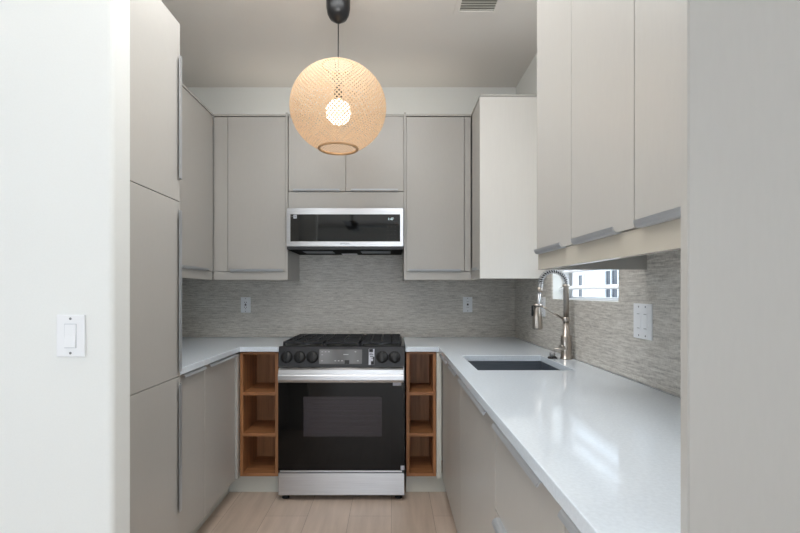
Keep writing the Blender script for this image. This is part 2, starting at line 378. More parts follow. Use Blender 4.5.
# tall pantry cabinet on the left
TX = -.925; TY0, TY1 = 1.46, 2.070
t = thing('tall_cabinet', 'floor to ceiling greige pantry cabinet with three stacked doors beside white wall', 'cabinet', (-1.25, 1.77, 0))
obj('carcass', box(XL + .002, TX - .021, TY0, TY1, .114, 2.41, .001), M['cab'], t)
obj('toe_kick', box(XL + .002, TX - .06, TY0, TY1, 0, .113), M['kick'], t)
for z0, z1, h0, h1 in ((.116, .883, .30, .852), (.883, 1.643, .905, 1.604), (1.643, 2.42, 1.742, 2.272)):
    door(t, TX - .02, TX, TY0 + G, TY1 - G, z0 + G, z1 - G, ((TX, TY1 - G, h0), Z_, h1 - h0, X_, -Y_, True))

# left base cabinets
LX = -.947
def base_left(y0, y1, label, h0, h1):
    t = thing('base_cabinet', label, 'cabinet', (-1.25, (y0 + y1) / 2, 0), 'base cabinets with edge pulls')
    obj('carcass', box(XL + .002, LX - .021, y0 + .0005, y1 - .0005, .114, .884), M['cab'], t)
    obj('toe_kick', box(XL + .01, LX - .07, y0 + .0005, y1 - .0005 if y1 < 2.5 else 2.96, 0, .113), M['kick'], t)
    door(t, LX - .02, LX, y0 + G, y1 - G, .116, .878, ((LX, h0, .878), Y_, h1 - h0, X_, -Z_, False, 1.35))
base_left(2.074, 2.398, 'narrow greige base cabinet under left worktop next to tall pantry cabinet', 2.13, 2.37)
base_left(2.398, 2.862, 'greige base cabinet under left worktop next to the left wooden shelf unit', 2.43, 2.83)
tag(obj('corner_filler', box(LX - .06, -.934, 2.864, 2.902, .116, .872, .001), M['cab']), 'thin vertical greige filler between left base cabinet and left wooden shelf unit', 'filler strip')

# wooden open shelf units either side of the range
def shelf_unit(x0, x1, label, kx0, kx1):
    y0, y1, tk = 2.904, 3.215, .019
    t = thing('open_shelf_unit', label, 'shelf unit', ((x0 + x1) / 2, 3.06, 0), 'wooden open shelves beside range')
    obj('side_panel', box(x0, x0 + tk, y0, y1, .121, .880, .0008), M['wood'], t)
    obj('side_panel', box(x1 - tk, x1, y0, y1, .121, .880, .0008), M['wood'], t)
    a, b_ = x0 + tk, x1 - tk
    obj('top_panel', box(a, b_, y0, y1, .868, .880), M['woodflat'], t)
    obj('bottom_panel', box(a, b_, y0, y1, .121, .140), M['woodflat'], t)
    for z in (.364, .616): obj('shelf', box(a, b_, y0 + .002, y1 - .012, z, z + .020, .0008), M['woodflat'], t)
    obj('back_panel', box(a, b_, y1 - .012, y1, .140, .868), M['wood'], t)
    obj('toe_kick', box(kx0, kx1, 2.965, 2.985, 0, .118), M['kick'], t, 'pale kick board')
    obj('support', box(x0, x1, 3.0, 3.2, 0, .1205), M['kick'], t)
shelf_unit(-.931, -.697, 'wooden open shelf unit left of the range', -1.02, -.697)
shelf_unit(.088, .270, 'narrower wooden open shelf unit right of the range', .088, .34)

# right base cabinets
RX = .307
def base_right(y0, y1, label, fronts, hollow=False):
    t = thing('base_cabinet', label, 'cabinet', (.61, (y0 + y1) / 2, 0), 'base cabinets with edge pulls')
    bm = bm_new()
    za = .67 if 2.0 < y0 < 2.5 else .884; zb_ = .67 if 2.0 < y1 < 2.5 else .884
    add_box(bm, RX + .021, XR - .003, y0 + .0005, y0 + .018, .114, za); add_box(bm, RX + .021, XR - .003, y1 - .018, y1 - .0005, .114, zb_)
    add_box(bm, RX + .021, XR - .003, y0 + .018, y1 - .018, .114, .132); add_box(bm, XR - .018, XR - .003, y0 + .018, y1 - .018, .132, .884)
    add_box(bm, RX + .021, RX + .030, y0 + .018, y1 - .018, .132, .884 if not hollow else .884)
    obj('carcass', bm, M['cab'], t)
    obj('toe_kick', box(RX + .06, XR - .01, y0 + .0005, y1 - .0005, 0, .113), M['kick'], t)
    for (a, b_, z0, z1, h0, h1, nm) in fronts:
        door(t, RX, RX + .02, a + G, b_ - G, z0 + G, z1 - G, ((RX, h0, z1 - G), Y_, h1 - h0, -X_, -Z_, False, 1.45), nm)
    return t
base_right(2.12, 2.885, 'two-door greige base cabinet under the sink', [(2.12, 2.475, .116, .880, 2.15, 2.41, 'door'), (2.475, 2.885, .116, .880, 2.51, 2.85, 'door')], True)
base_right(1.410, 2.12, 'wide single-front greige base cabinet with long edge pull nearest the sink cabinet', [(1.410, 2.12, .116, .880, 1.475, 2.055, 'door')])
base_right(.842, 1.410, 'greige drawer cabinet with stacked drawers under the near right worktop', [(.842, 1.410, .606, .880, .93, 1.35, 'drawer'), (.842, 1.410, .365, .606, .93, 1.35, 'drawer'), (.842, 1.410, .116, .365, .93, 1.35, 'drawer')])
base_right(.655, .842, 'slim greige base cabinet at bottom right edge of the picture', [(.655, .842, .116, .880, .67, .812, 'door')])
tag(obj('corner_filler', box(.272, .302, 2.888, 2.902, .116, .880, .001), M['kick']), 'thin pale vertical filler strip beside right wooden shelf unit', 'filler strip')

# worktops
wt = obj('worktop', cells((0, 1), [XL + .001, -.925, -.690], [2.073, 2.885, YB - .0085], lambda i, j: i == 0 or j == 1, .886, .916), M['quartz'])
bevel(tag(wt, 'white quartz worktop left of the range, running round the corner', 'worktop'), .002)
SX0, SX1, SY0, SY1 = .368, .782, 2.025, 2.495
wt = obj('worktop', cells((0, 1), [.082, .285, SX0, SX1, XR - .0085], [.655, SY0, SY1, 2.885, YB - .0085],
    lambda i, j: (i >= 1 or j == 3) and not (i == 2 and j == 1), .886, .916), M['quartz'])
bevel(tag(wt, 'long white quartz worktop on the right with the sink cut into it', 'worktop'), .002)

# sink
sk = thing('sink', 'undermount grey steel sink set into the right worktop', 'sink', (.57, 2.27, .68))
bm = bm_new(); a0, a1, b0, b1, zt, zb, th = SX0 - .004, SX1 + .004, SY0 - .004, SY1 + .004, .8855, .69, .004
add_box(bm, a0 - th, a0, b0 - th, b1 + th, zb, zt); add_box(bm, a1, a1 + th, b0 - th, b1 + th, zb, zt)
add_box(bm, a0, a1, b0 - th, b0, zb, zt); add_box(bm, a0, a1, b1, b1 + th, zb, zt); add_box(bm, a0 - th, a1 + th, b0 - th, b1 + th, zb - th, zb)
obj('basin', bm, M['sink'], sk)
bm = bm_new(); add_lathe(bm, [(0, .001), (.03, .001), (.036, .004), (.042, .002), (.042, 0), (0, 0)], (.57, 2.27, zb)); obj('drain', bm, M['steel'], sk)

# faucet
FX, FY, FZ = .868, 2.363, .9162
ft = thing('faucet', 'tall brushed nickel pull-down faucet with coiled spring neck behind the sink', 'faucet', (FX, FY, FZ))
bm = bm_new(); add_lathe(bm, [(0, 0), (.029, 0), (.029, .004), (.026, .006), (.0255, .06), (.0255, .112), (.022, .118), (.0165, .122), (.0150, .19), (0, .19)], (FX, FY, FZ)); obj('body', bm, M['nickel'], ft)
bm = bm_new(); add_lathe(bm, [(0, 0), (.019, 0), (.020, .004), (.020, .018), (.019, .022), (0, .022)], (FX, FY, FZ + .186)); obj('collar', bm, M['nickel'], ft)
bm = bm_new(); add_lathe(bm, [(0, 0), (.0135, 0), (.0135, .150), (.017, .152), (.017, .165), (.0, .165)], (FX, FY, FZ + .207)); obj('post', bm, M['nickel'], ft)
hx, hy = FX - .148, FY - .02                            # spray head position
def arc(t):                                            # hose path from post top over to the head
    if t < .12: return Vector((FX, FY, FZ + .355 + (t / .12) * .02))
    if t < .80:
        q = (t - .12) / .68 * math.pi
        return Vector((FX + (hx + .014 - FX) * (1 - math.cos(q)) / 2, FY + (hy - FY) * (1 - math.cos(q)) / 2, FZ + .375 + .062 * math.sin(q)))
    q = (t - .80) / .20
    return Vector((hx + .014 - .004 * q, hy, FZ + .375 - .03 * q))
P = [arc(i / 60) for i in range(61)]
bm = bm_new(); add_tube(bm, P, .0065, 10); obj('hose', bm, M['blackplastic'], ft, 'dark hose inside the spring')
pts = []; turns = 26; N = turns * 12
for i in range(N + 1):
    t_ = i / N; p = arc(t_); tg = (arc(min(1, t_ + .01)) - arc(max(0, t_ - .01))).normalized()
    nn = Vector((0, 1, 0)); nn = (nn - tg * nn.dot(tg)).normalized(); bb = tg.cross(nn); q = 2 * math.pi * turns * t_
    pts.append(p + (nn * math.cos(q) + bb * math.sin(q)) * .0115)
bm = bm_new(); add_tube(bm, pts, .0024, 6); obj('spring', bm, M['steel'], ft, 'coiled spring neck')
bm = bm_new(); hb = Vector((hx + .010, hy, FZ + .345))
add_tube(bm, [hb + Vector((.001, 0, .012)), hb, hb + Vector((-.001, 0, -.012))], [.0135, .0145, .0135], 16); obj('spring_collar', bm, M['nickel'], ft)
bm = bm_new(); add_tube(bm, [hb + Vector((-.001, 0, -.012)), Vector((hx + .004, hy, FZ + .28)), Vector((hx, hy, FZ + .232))], [.0085, .008, .009], 14); obj('spray_tube', bm, M['steel'], ft)
bm = bm_new(); add_lathe(bm, [(0, .125), (.012, .125), (.014, .105), (.019, .085), (.024, .055), (.0255, .008), (.024, 0), (0, 0)], (hx - .002, hy, FZ + .150)); sp = obj('spray_head', bm, M['nickel'], ft)
bm = bm_new(); add_box(bm, hx - .030, hx - .022, hy - .006, hy + .006, FZ + .215, FZ + .268, .002); obj('trigger', bm, M['blackplastic'], sp, 'black trigger')
bm = bm_new(); add_tube(bm, [(FX - .010, FY, FZ + .197), (hx + .02, hy, FZ + .264)], .0052, 12); obj('support_arm', bm, M['nickel'], ft)
bm = bm_new(); add_lathe(bm, [(.013, -.007), (.021, -.007), (.021, .007), (.013, .007), (.013, -.007)], (hx, hy, FZ + .268)); obj('holder_ring', bm, M['nickel'], ft)
bm = bm_new(); add_tube(bm, [(FX - .02, FY - .01, FZ + .058), (FX - .034, FY - .016, FZ + .058)], .014, 16); add_tube(bm, [(FX + .02, FY - .012, FZ + .055), (FX - .070, FY - .03, FZ + .052)], [.006, .0045], 12); obj('lever', bm, M['nickel'], ft)
ab = thing('sink_button', 'small chrome push button on black ring beside the faucet base', 'push button', (FX - .058, FY + .01, FZ))
bm = bm_new(); add_lathe(bm, [(0, 0), (.023, 0), (.023, .006), (.018, .010), (0, .010)], (FX - .062, FY + .02, FZ)); obj('ring', bm, M['blackplastic'], ab, 'black ring')
bm = bm_new(); add_lathe(bm, [(0, .010), (.0135, .010), (.0135, .024), (.011, .028), (0, .028)], (FX - .062, FY + .02, FZ)); obj('cap', bm, M['steel'], ab, 'chrome cap')

# ------------------------------------------------------------------ wall cabinets
UY = 3.118; UZ0, UZD, UZ1 = 1.330, 1.386, 2.408
ULX = -1.175
# left wall run (front faces +X)
t = thing('wall_cabinet', 'greige wall cabinet on the left wall beside the tall pantry cabinet', 'cabinet', (-1.36, 2.55, UZ0), 'wall cabinets with edge pulls')
obj('carcass', box(XL + .002, ULX - .021, 2.081, 3.05, UZD, UZ1), M['cab'], t)
for a, b_ in ((2.083, 2.56), (2.56, 3.05)): door(t, ULX - .02, ULX, a + G, b_ - G, UZD + .002, UZ1 - .006, ((ULX, a + .03, UZD + .002), Y_, b_ - a - .07, X_, Z_))
obj('top_panel', box(XL + .002, ULX + .001, 2.081, 3.117, UZ1, UZ1 + .012), M['cab'], t)
obj('bottom_rail', box(ULX - .020, ULX - .006, 2.081, 3.117, UZ0, UZD - .002), M['cab'], t)
obj('corner_filler', box(ULX - .02, ULX - .003, 3.054, 3.117, UZD + .002, UZ1 - .006, .0008), M['cab'], t)

# back wall, left of the microwave
t = thing('wall_cabinet', 'greige wall cabinet with one wide door on the back wall left of the microwave', 'cabinet', (-1.0, 3.32, UZ0), 'wall cabinets with edge pulls')
obj('carcass', box(XL + .002, -.7015, UY + .021, YB - .009, UZD, UZ1), M['cab'], t)
door(t, -1.079, -.7015, UY, UY + .02, UZD + .002, UZ1 - .006, ((-1.060, UY, UZD + .002), X_, .345, -Y_, Z_))
obj('corner_filler', box(ULX + .004, -1.083, UY + .004, UY + .02, UZD + .002, UZ1 - .006, .0008), M['cab'], t)
obj('top_panel', box(ULX, -.7005, UY - .001, YB - .009, UZ1, UZ1 + .012), M['cab'], t)
obj('bottom_rail', box(ULX, -.7005, UY + .006, UY + .020, UZ0, UZD - .002), M['cab'], t)
obj('side_panel', box(-.700, -.6855, UY - .003, YB - .009, UZ0, UZ1 + .022, .0008), M['cab'], t)

# above the microwave
t = thing('wall_cabinet', 'short two-door greige wall cabinet above the microwave', 'cabinet', (-.302, 3.32, 1.80), 'wall cabinets with edge pulls')
obj('carcass', box(-.682, .078, UY + .021, YB - .009, 1.80, UZ1), M['cab'], t)
for a, b_ in ((-.682, -.304), (-.304, .078)): door(t, a + G, b_ - G, UY, UY + .02, 1.914, UZ1 - .002, ((a + .035, UY, 1.914), X_, b_ - a - .075, -Y_, Z_))
obj('filler_panel', box(-.682, .078, UY + .002, UY + .02, 1.80, 1.909, .0008), M['cab'], t)
obj('top_panel', box(-.682, .078, UY - .001, YB - .009, UZ1, UZ1 + .012), M['cab'], t)

# back wall, right of the microwave
t = thing('wall_cabinet', 'greige wall cabinet with one wide door on the back wall right of the microwave', 'cabinet', (.30, 3.32, UZ0), 'wall cabinets with edge pulls')
obj('carcass', box(.094, .5215, UY + .021, YB - .009, UZD, UZ1), M['cab'], t)
door(t, .095, .474, UY, UY + .02, UZD + .002, UZ1 - .006, ((.108, UY, UZD + .002), X_, .345, -Y_, Z_))
obj('corner_filler', box(.478, .5185, UY + .004, UY + .02, UZD + .002, UZ1 - .006, .0008), M['cab'], t)
obj('top_panel', box(.094, .521, UY - .001, YB - .009, UZ1, UZ1 + .012), M['cab'], t)
obj('bottom_rail', box(.094, .521, UY + .006, UY + .020, UZ0, UZD - .002), M['cab'], t)
obj('side_panel', box(.079, .093, UY - .003, YB - .009, UZ0, UZ1 + .022, .0008), M['cab'], t)

# right wall, in the corner: end panel, lightened for window light, faces the camera
CX = .522
t = thing('wall_cabinet', 'corner wall cabinet with an end panel lightened as if window-lit left of the small window', 'cabinet', (.72, 3.1, UZ0), 'wall cabinets with edge pulls')
obj('carcass', box(CX + .021, XR - .009, 2.829, YB - .009, UZD, UZ1), M['cab'], t)
door(t, CX, CX + .02, 2.829, 3.095, UZD + .002, UZ1 - .006, ((CX, 2.86, UZD + .002), Y_, .18, -X_, Z_))
obj('end_panel', box(CX, XR - .009, 2.811, 2.828, UZ0, UZ1, .0008), M['cab_lit'], t, 'end panel with window light in its colour')
obj('top_panel', box(CX - .001, XR - .009, 2.808, YB - .009, UZ1 + .001, UZ1 + .013), M['cab'], t)
obj('bottom_rail', box(CX + .001, CX + .018, 2.829, 3.115, UZ0, UZD), M['cab'], t)

# right wall, near run
t = thing('wall_cabinet', 'three-door greige wall cabinet on the right wall above the worktop', 'cabinet', (.72, 1.18, UZ0), 'wall cabinets with edge pulls')
obj('carcass', box(CX + .021, XR - .009, .656, 1.71, 1.388, UZ1), M['cab'], t)
for a, b_, h0, h1 in ((1.38, 1.71, 1.435, 1.69), (1.022, 1.38, 1.09, 1.345), (.656, 1.022, .73, .995)):
    door(t, CX, CX + .02, a + G, b_ - G, 1.388, UZ1 - .002, ((CX, h0, 1.388), Y_, h1 - h0, -X_, Z_))
obj('bottom_rail', box(CX + .005, CX + .023, .656, 1.71, 1.330, 1.3865, .001), M['rail'], t, 'glossy bottom rail')
obj('end_panel', box(CX + .024, XR - .009, 1.695, 1.712, 1.330, 1.3875), M['cab'], t)
obj('top_panel', box(CX, XR - .002, .656, 1.712, UZ1, UZ1 + .012), M['cab'], t)

# tall end panel that closes the right run near the camera
ep = thing('end_panel', 'tall greige cabinet end panel filling the right edge of the picture', 'panel', (.66, .642, 0))
obj('board', box(.3972, XR - .003, .634, .650, 0, 2.42, .0012), M['cab'], ep)
obj('edge_strip', box(.3955, .3970, .6345, .6495, 0, 2.42), M['cab'], ep)

# ------------------------------------------------------------------ range
RX0, RX1 = -.681, .075
rg = thing('range', 'stainless steel gas range with black oven door between two wooden shelf units', 'range', (-.303, 3.15, 0))
bm = bm_new(); add_box(bm, RX0 + .003, RX1 - .003, 2.865, 3.50, .036, .126); add_box(bm, RX0 + .003, RX0 + .10, 2.865, 3.50, .126, .905); add_box(bm, RX1 - .10, RX1 - .003, 2.865, 3.50, .126, .905)
add_box(bm, RX0 + .10, RX1 - .10, 3.46, 3.50, .126, .905); add_box(bm, RX0 + .10, RX1 - .10, 2.865, 3.46, .70, .905); add_box(bm, RX0 + .10, RX1 - .10, 2.865, 3.46, .126, .30)
obj('body', bm, M['steel'], rg)
bm = bm_new(); add_box(bm, -.5795, -.0265, 3.44, 3.4595, .3005, .6995); obj('oven_interior', bm, M['grey_enamel'], rg)
for z in (.55, .47, .40):
    bm = bm_new()
    for k in range(5): add_tube(bm, [(-.575, 2.868 + k * .13, z), (-.031, 2.868 + k * .13, z)], .0035, 6)
    for k in range(2): add_tube(bm, [(-.57 + k * .534, 2.89, z - .004), (-.57 + k * .534, 3.42, z - .004)], .003, 6)
    obj('oven_rack', bm, M['rack'], rg)
obj('cooktop', box(RX0, RX1, 2.868, 3.505, .905, .921, .003), M['black'], rg)
# slanted control panel
cp = obj('control_panel', add_prism(bm_new(), [(2.836, .802), (2.866, .802), (2.882, .922), (2.868, .922), (2.862, .918)], (RX0 - .001, 0, 0), (0, 1, 0), (0, 0, 1), (1, 0, 0), RX1 - RX0 + .002), M['charcoal'], rg)
pu = Vector((0, .026, .116)).normalized(); pn = Vector((0, -.116, .026)).normalized(); pc = Vector((0, 2.836, .802))
def on_panel(x, s, o=0.0): return Vector((x, 0, 0)) + pc + pu * s + pn * o
def slab_on_panel(x0, x1, s0, s1, d): return add_prism(bm_new(), [(s0, -.0005), (s1, -.0005), (s1, d), (s0, d)], Vector((x0, 0, 0)) + pc, pu, pn, X_, x1 - x0)
for u in (286.3, 299.2, 312.0, 382.2, 394.6):
    x = (u - 392) / 167 * .998
    c = on_panel(x, .058)
    bm = bm_new(); add_lathe(bm, [(0, .022), (.029, .022), (.0315, .018), (.033, .004), (.036, .003), (.036, -.001), (0, -.001)], c, pn, 36)
    kb = obj('knob', bm, M['blackplastic'], rg)
    obj('grip', add_prism(bm_new(), [(-.031, .020), (.031, .020), (.028, .031), (-.028, .031)], c - X_ * .006, pu, pn, X_, .012), M['black'], kb)
ds = obj('display', slab_on_panel(-.437, -.180, .018, .104, .001), M['panelgrey'], cp, 'grey touch display')
for k, (sx_, sy_) in enumerate([(-.42, .09), (-.40, .09), (-.38, .09), (-.42, .072), (-.42, .036), (-.34, .036), (-.32, .036), (-.30, .036), (-.205, .036), (-.22, .09)]):
    obj('icon', slab_on_panel(sx_ - .005, sx_ + .005, sy_ - .0025, sy_ + .0025, .0015), M['icon'], ds)
obj('icon', slab_on_panel(-.292, -.262, .071, .076, .0015), M['icon'], ds)
obj('sensor_patch', slab_on_panel(-.284, -.256, .018, .040, .0015), M['black'], ds, 'small black patch')
st = obj('sticker', slab_on_panel(-.140, -.106, .012, .108, .001), M['sticker'], cp, 'white and black printed label')
for a0_, a1_, b0_, b1_ in ((-.138, -.114, .088, .107), (-.136, -.118, .080, .083), (-.136, -.112, .070, .074), (-.132, -.112, .060, .064), (-.124, -.107, .05, .054), (-.126, -.107, .013, .034), (-.114, -.107, .034, .06)):
    obj('print', slab_on_panel(a0_, a1_, b0_, b1_, .0015), M['stickerdark'], st)
# door
dr = obj('oven_door', cells((0, 2), [RX0, -.530, -.060, RX1], [.184, .385, .625, .716], lambda i, j: not (i == 1 and j == 1), 2.834, 2.862), M['blackglass'], rg, 'black glass oven door')
obj('window', box(-.530, -.060, 2.8345, 2.840, .385, .625), M['ovenglass'], dr, 'smoked oven window')
obj('handle', add_prism(bm_new(), [(2.862, .800), (2.815, .800), (2.800, .790), (2.794, .764), (2.790, .762), (2.786, .756), (2.786, .732), (2.795, .716), (2.862, .716)], (-.671, 0, 0), (0, 1, 0), (0, 0, 1), (1, 0, 0), .739), M['steel'], dr, 'wide stainless handle')
obj('trim', box(RX0 + .012, RX1 - .014, 2.829, 2.862, .174, .1835, .001), M['steel'], dr, 'thin stainless strip')
obj('sticker', box(.005, .055, 2.8325, 2.8345, .690, .713), M['sticker'], dr, 'small white label')
obj('sticker', box(.052, .073, 2.8325, 2.8345, .186, .212), M['sticker'], dr, 'small white label')
obj('drawer', box(RX0, RX1, 2.834, 2.862, .034, .166, .003), M['steel'], rg, 'stainless drawer front')
obj('recess', box(RX0 + .004, RX1 - .004, 2.850, 2.863, .1662, .1738), M['black'], rg)
for x in (RX0 + .035, RX1 - .035):
    for y in (2.885, 3.45):
        bm = bm_new(); add_lathe(bm, [(0, 0), (.022, 0), (.022, .008), (.012, .012), (.012, .0365), (0, .0365)], (x, y, 0), seg=20); obj('foot', bm, M['blackplastic'], rg)
# burners and grates
gx = [-.668, -.412, -.194, .062]
for bx, by, br in ((-.54, 3.02, .045), (-.54, 3.31, .036), (-.303, 3.16, .050), (.066 - .132, 3.02, .036), (.066 - .132, 3.31, .045)):
    bm = bm_new(); add_lathe(bm, [(0, 0), (br + .012, 0), (br + .008, .008), (br, .012), (0, .012)], (bx, by, .9205), seg=28); bu = obj('burner', bm, M['burner'], rg)
    bm = bm_new(); add_lathe(bm, [(0, .0115), (br * .9, .0115), (br * .9, .017), (br * .8, .019), (0, .019)], (bx, by, .9205), seg=28); obj('cap', bm, M['iron'], bu)
for k in range(3):
    a, b_ = gx[k] + .003, gx[k + 1] - .003; y0, y1, z0, z1 = 2.895, 3.42, .934, .948
    bm = bm_new(); w = .009
    add_box(bm, a, b_, y0, y0 + w, z0, z1, .002); add_box(bm, a, b_, y1 - w, y1, z0, z1, .002)
    add_box(bm, a, a + w, y0, y1, z0, z1, .002); add_box(bm, b_ - w, b_, y0, y1, z0, z1, .002)
    mid = (a + b_) / 2
    if k == 1:
        for q in range(4): yy = y0 + .085 + q * .118; add_box(bm, a, b_, yy - .004, yy + .004, z0, z1, .0015)
        add_box(bm, mid - .004, mid + .004, y0, y1, z0, z1, .0015)
    else:
        add_box(bm, mid - .005, mid + .005, y0, y1, z0, z1, .002); add_box(bm, a, b_, 3.155, 3.165, z0, z1, .002)
        for yy in (2.955, 3.06, 3.26, 3.36): add_box(bm, a, b_, yy - .004, yy + .004, z0, z1, .002)
        for xx in (a + .06, b_ - .06): add_box(bm, xx - .004, xx + .004, y0, y1, z0, z1, .002)
    for xx in (a + .006, b_ - .006):
        for yy in (y0 + .006, y1 - .006): add_box(bm, xx - .006, xx + .006, yy - .006, yy + .006, .9212, z0 + .001)
    obj('grate', bm, M['iron'], rg)

# ------------------------------------------------------------------ microwave
MX0, MX1, MY = -.685, .074, 3.078
mw = thing('microwave', 'low-profile stainless over-the-range microwave with black glass door', 'microwave', (-.303, 3.29, 1.526))
bm = bm_new(); add_box(bm, MX0 + .002, MX1 - .001, MY + .022, YB - .009, 1.530, 1.7965); obj('body', bm, M['charcoal'], mw)
# door with stainless border
GX0, GX1, GZ0, GZ1 = -.660, .052, 1.578, 1.754
dr = obj('door', cells((0, 2), [MX0, GX0, GX1, MX1], [1.546, GZ0, GZ1, 1.795], lambda i, j: not (i == 1 and j == 1), MY, MY + .02), M['steel'], mw)
bevel(dr, .0012)
obj('glass_panel', box(GX0, GX1, MY + .001, MY + .018, GZ0, GZ1), M['mirrorglass'], dr, 'black glass panel')
obj('display', text_bm('1:47', .022, (-.009, MY + .0006, 1.7235), X_, Z_), M['display'], dr, 'lit white clock digits')
obj('logo', text_bm('SAMSUNG', .0135, (-.306, MY - .0004, 1.5625), X_, Z_), M['logo'], dr, 'small dark lettering')
sk_ = obj('sticker', box(-.640, -.619, MY + .0002, MY + .0012, 1.728, 1.752), M['sticker'], dr, 'small white label')
obj('sticker_print', box(-.632, -.627, MY - .0002, MY + .0008, 1.733, 1.747), M['stickerdark'], sk_)
obj('sticker', box(-.659, -.641, MY + .0002, MY + .0012, 1.740, 1.744), mat('grey_print', (120, 120, 124), .5), dr, 'small grey print')
for r in range(5):
    for c_ in range(3):
        obj('button_mark', box(-.030 + .024 * c_, -.023 + .024 * c_, MY + .0004, MY + .0012, 1.600 + .024 * r, 1.602 + .024 * r), mat('faint_mark', (74, 74, 74), .5) if (r, c_) == (0, 0) else bpy.data.materials['faint_mark'], dr)
obj('bottom_strip', box(MX0 + .001, MX1 - .001, MY + .004, MY + .03, 1.527, 1.5445, .001), M['charcoal'], mw, 'dark grey lower strip')
un = obj('underside', box(MX0 + .004, MX1 - .004, MY + .03, YB - .012, 1.524, 1.5295), M['matteblack'], mw, 'black underside')
for a, b_ in ((-.60, -.40), (-.21, -.01)):
    bm = bm_new()
    add_box(bm, a, b_, MY + .10, MY + .26, 1.521, 1.5238, .001); obj('filter', bm, M['sink'], un, 'mesh filter')
obj('lamp_cover', box(-.36, -.25, MY + .30, MY + .40, 1.5215, 1.5238, .001), M['plastic'], un, 'pale light cover')

# ------------------------------------------------------------------ outlets and switches
def frame_axes(n):
    n = Vector(n); return n, Vector((0, 0, 1)), Vector((0, 0, 1)).cross(n)     # normal, up, right (seen from the front)
def slab(c, n, u0, u1, v0, v1, d0, d1, bev=0.0):
    n, up, rt = frame_axes(n); c = Vector(c); t = bmesh.new()
    add_box(t, u0, u1, v0, v1, d0, d1, bev)
    mt = Matrix(((rt.x, up.x, n.x, c.x), (rt.y, up.y, n.y, c.y), (rt.z, up.z, n.z, c.z), (0, 0, 0, 1)))
    bmesh.ops.transform(t, matrix=mt, verts=t.verts); return t
def disc(c, n, u, v, r, d0, d1, seg=14):
    n, up, rt = frame_axes(n); return add_lathe(bm_new(), [(0, d1), (r, d1), (r, d0), (0, d0)], Vector(c) + rt * u + up * v, n, seg)
def plate(name, label, cat, c, n, w, h, gangs, kind, group):
    t = thing(name, label, cat, c, group)
    obj('cover_plate', slab(c, n, -w / 2, w / 2, -h / 2, h / 2, .0003, .006, .002), M['plastic'], t)
    for g in range(gangs):
        u = (g - (gangs - 1) / 2) * .046; sc = h / .115
        for v in (-.047 * sc, .047 * sc): obj('screw', disc(c, n, u, v, .0035, .005, .0066), M['screw'], t)
        k = kind[g]
        if k == 'outlet':
            ins = obj('receptacle', slab(c, n, u - .0165, u + .0165, -.033, .033, .005, .0075, .001), M['plastic'], t)
            for v in (.018, -.018):
                for du in (-.0065, .0065): obj('slot', slab(c, n, u + du - .0016, u + du + .0016, v - .002, v + .006, .006, .0079), M['slot'], ins)
                obj('slot', disc(c, n, u, v - .009, .0026, .006, .0079), M['slot'], ins)
            obj('test_button', slab(c, n, u - .006, u + .006, -.0045, .006, .006, .0083), M['slot'], ins, 'dark centre button')
        elif k == 'jack':
            ins = obj('insert', slab(c, n, u - .0165, u + .0165, -.033, .033, .005, .0075, .001), M['plastic'], t)
            obj('port', slab(c, n, u - .006, u + .006, -.006, .007, .006, .0083), M['slot'], ins, 'dark centre port')
            for v in (.022, -.020): obj('slot', slab(c, n, u - .009, u + .009, v - .001, v + .001, .006, .0079), M['screw'], ins)
        elif k == 'blank':
            ins = obj('insert', slab(c, n, u - .0165, u + .0165, -.033, .033, .005, .0075, .001), M['plastic'], t)
            for v in (.026, -.026): obj('slot', slab(c, n, u - .009, u + .009, v - .001, v + .001, .006, .0079), M['screw'], ins)
        elif k == 'rocker':
            bm = slab(c, n, u - .0165, u + .0165, -.033, .033, .004, .0064, .0004); obj('rocker_frame', bm, M['gap_shade'], t)
            nn, up, rt = frame_axes(n); q = Vector(c)
            obj('rocker', add_prism(bm_new(), [(-.031, .006), (-.031, .0098), (0, .0076), (.031, .0072), (.031, .006)], q + rt * (u - .015), up, nn, rt, .030), M['plastic'], t)
BY = YB - .008
plate('wall_outlet', 'white electrical outlet on the tiled back wall left of the range', 'outlet', (-1.083, BY, 1.154), (0, -1, 0), .072, .115, 1, ['outlet'], 'white wall plates')
plate('wall_outlet', 'white wall plate with small dark centre on tiled back wall right of the range', 'outlet', (.560, BY, 1.157), (0, -1, 0), .070, .114, 1, ['jack'], 'white wall plates')
plate('wall_outlet', 'narrow white wall plate seen edge-on behind the faucet, left of the window', 'outlet', (XR - .008, 2.855, 1.160), (-1, 0, 0), .080, .115, 1, ['blank'], 'white wall plates')
plate('wall_outlet', 'wide double white wall plate on the tiled right wall near the window', 'outlet', (XR - .008, 1.718, 1.144), (-1, 0, 0), .124, .128, 2, ['blank', 'blank'], 'white wall plates')
plate('light_switch', 'white rocker light switch on the white wall at far left', 'light switch', ((71.9 - 392) / F * 1.29, 1.29, 1.25 - (335.7 - 292) / F * 1.29), (0, -1, 0), .077, .114, 1, ['rocker'], None)

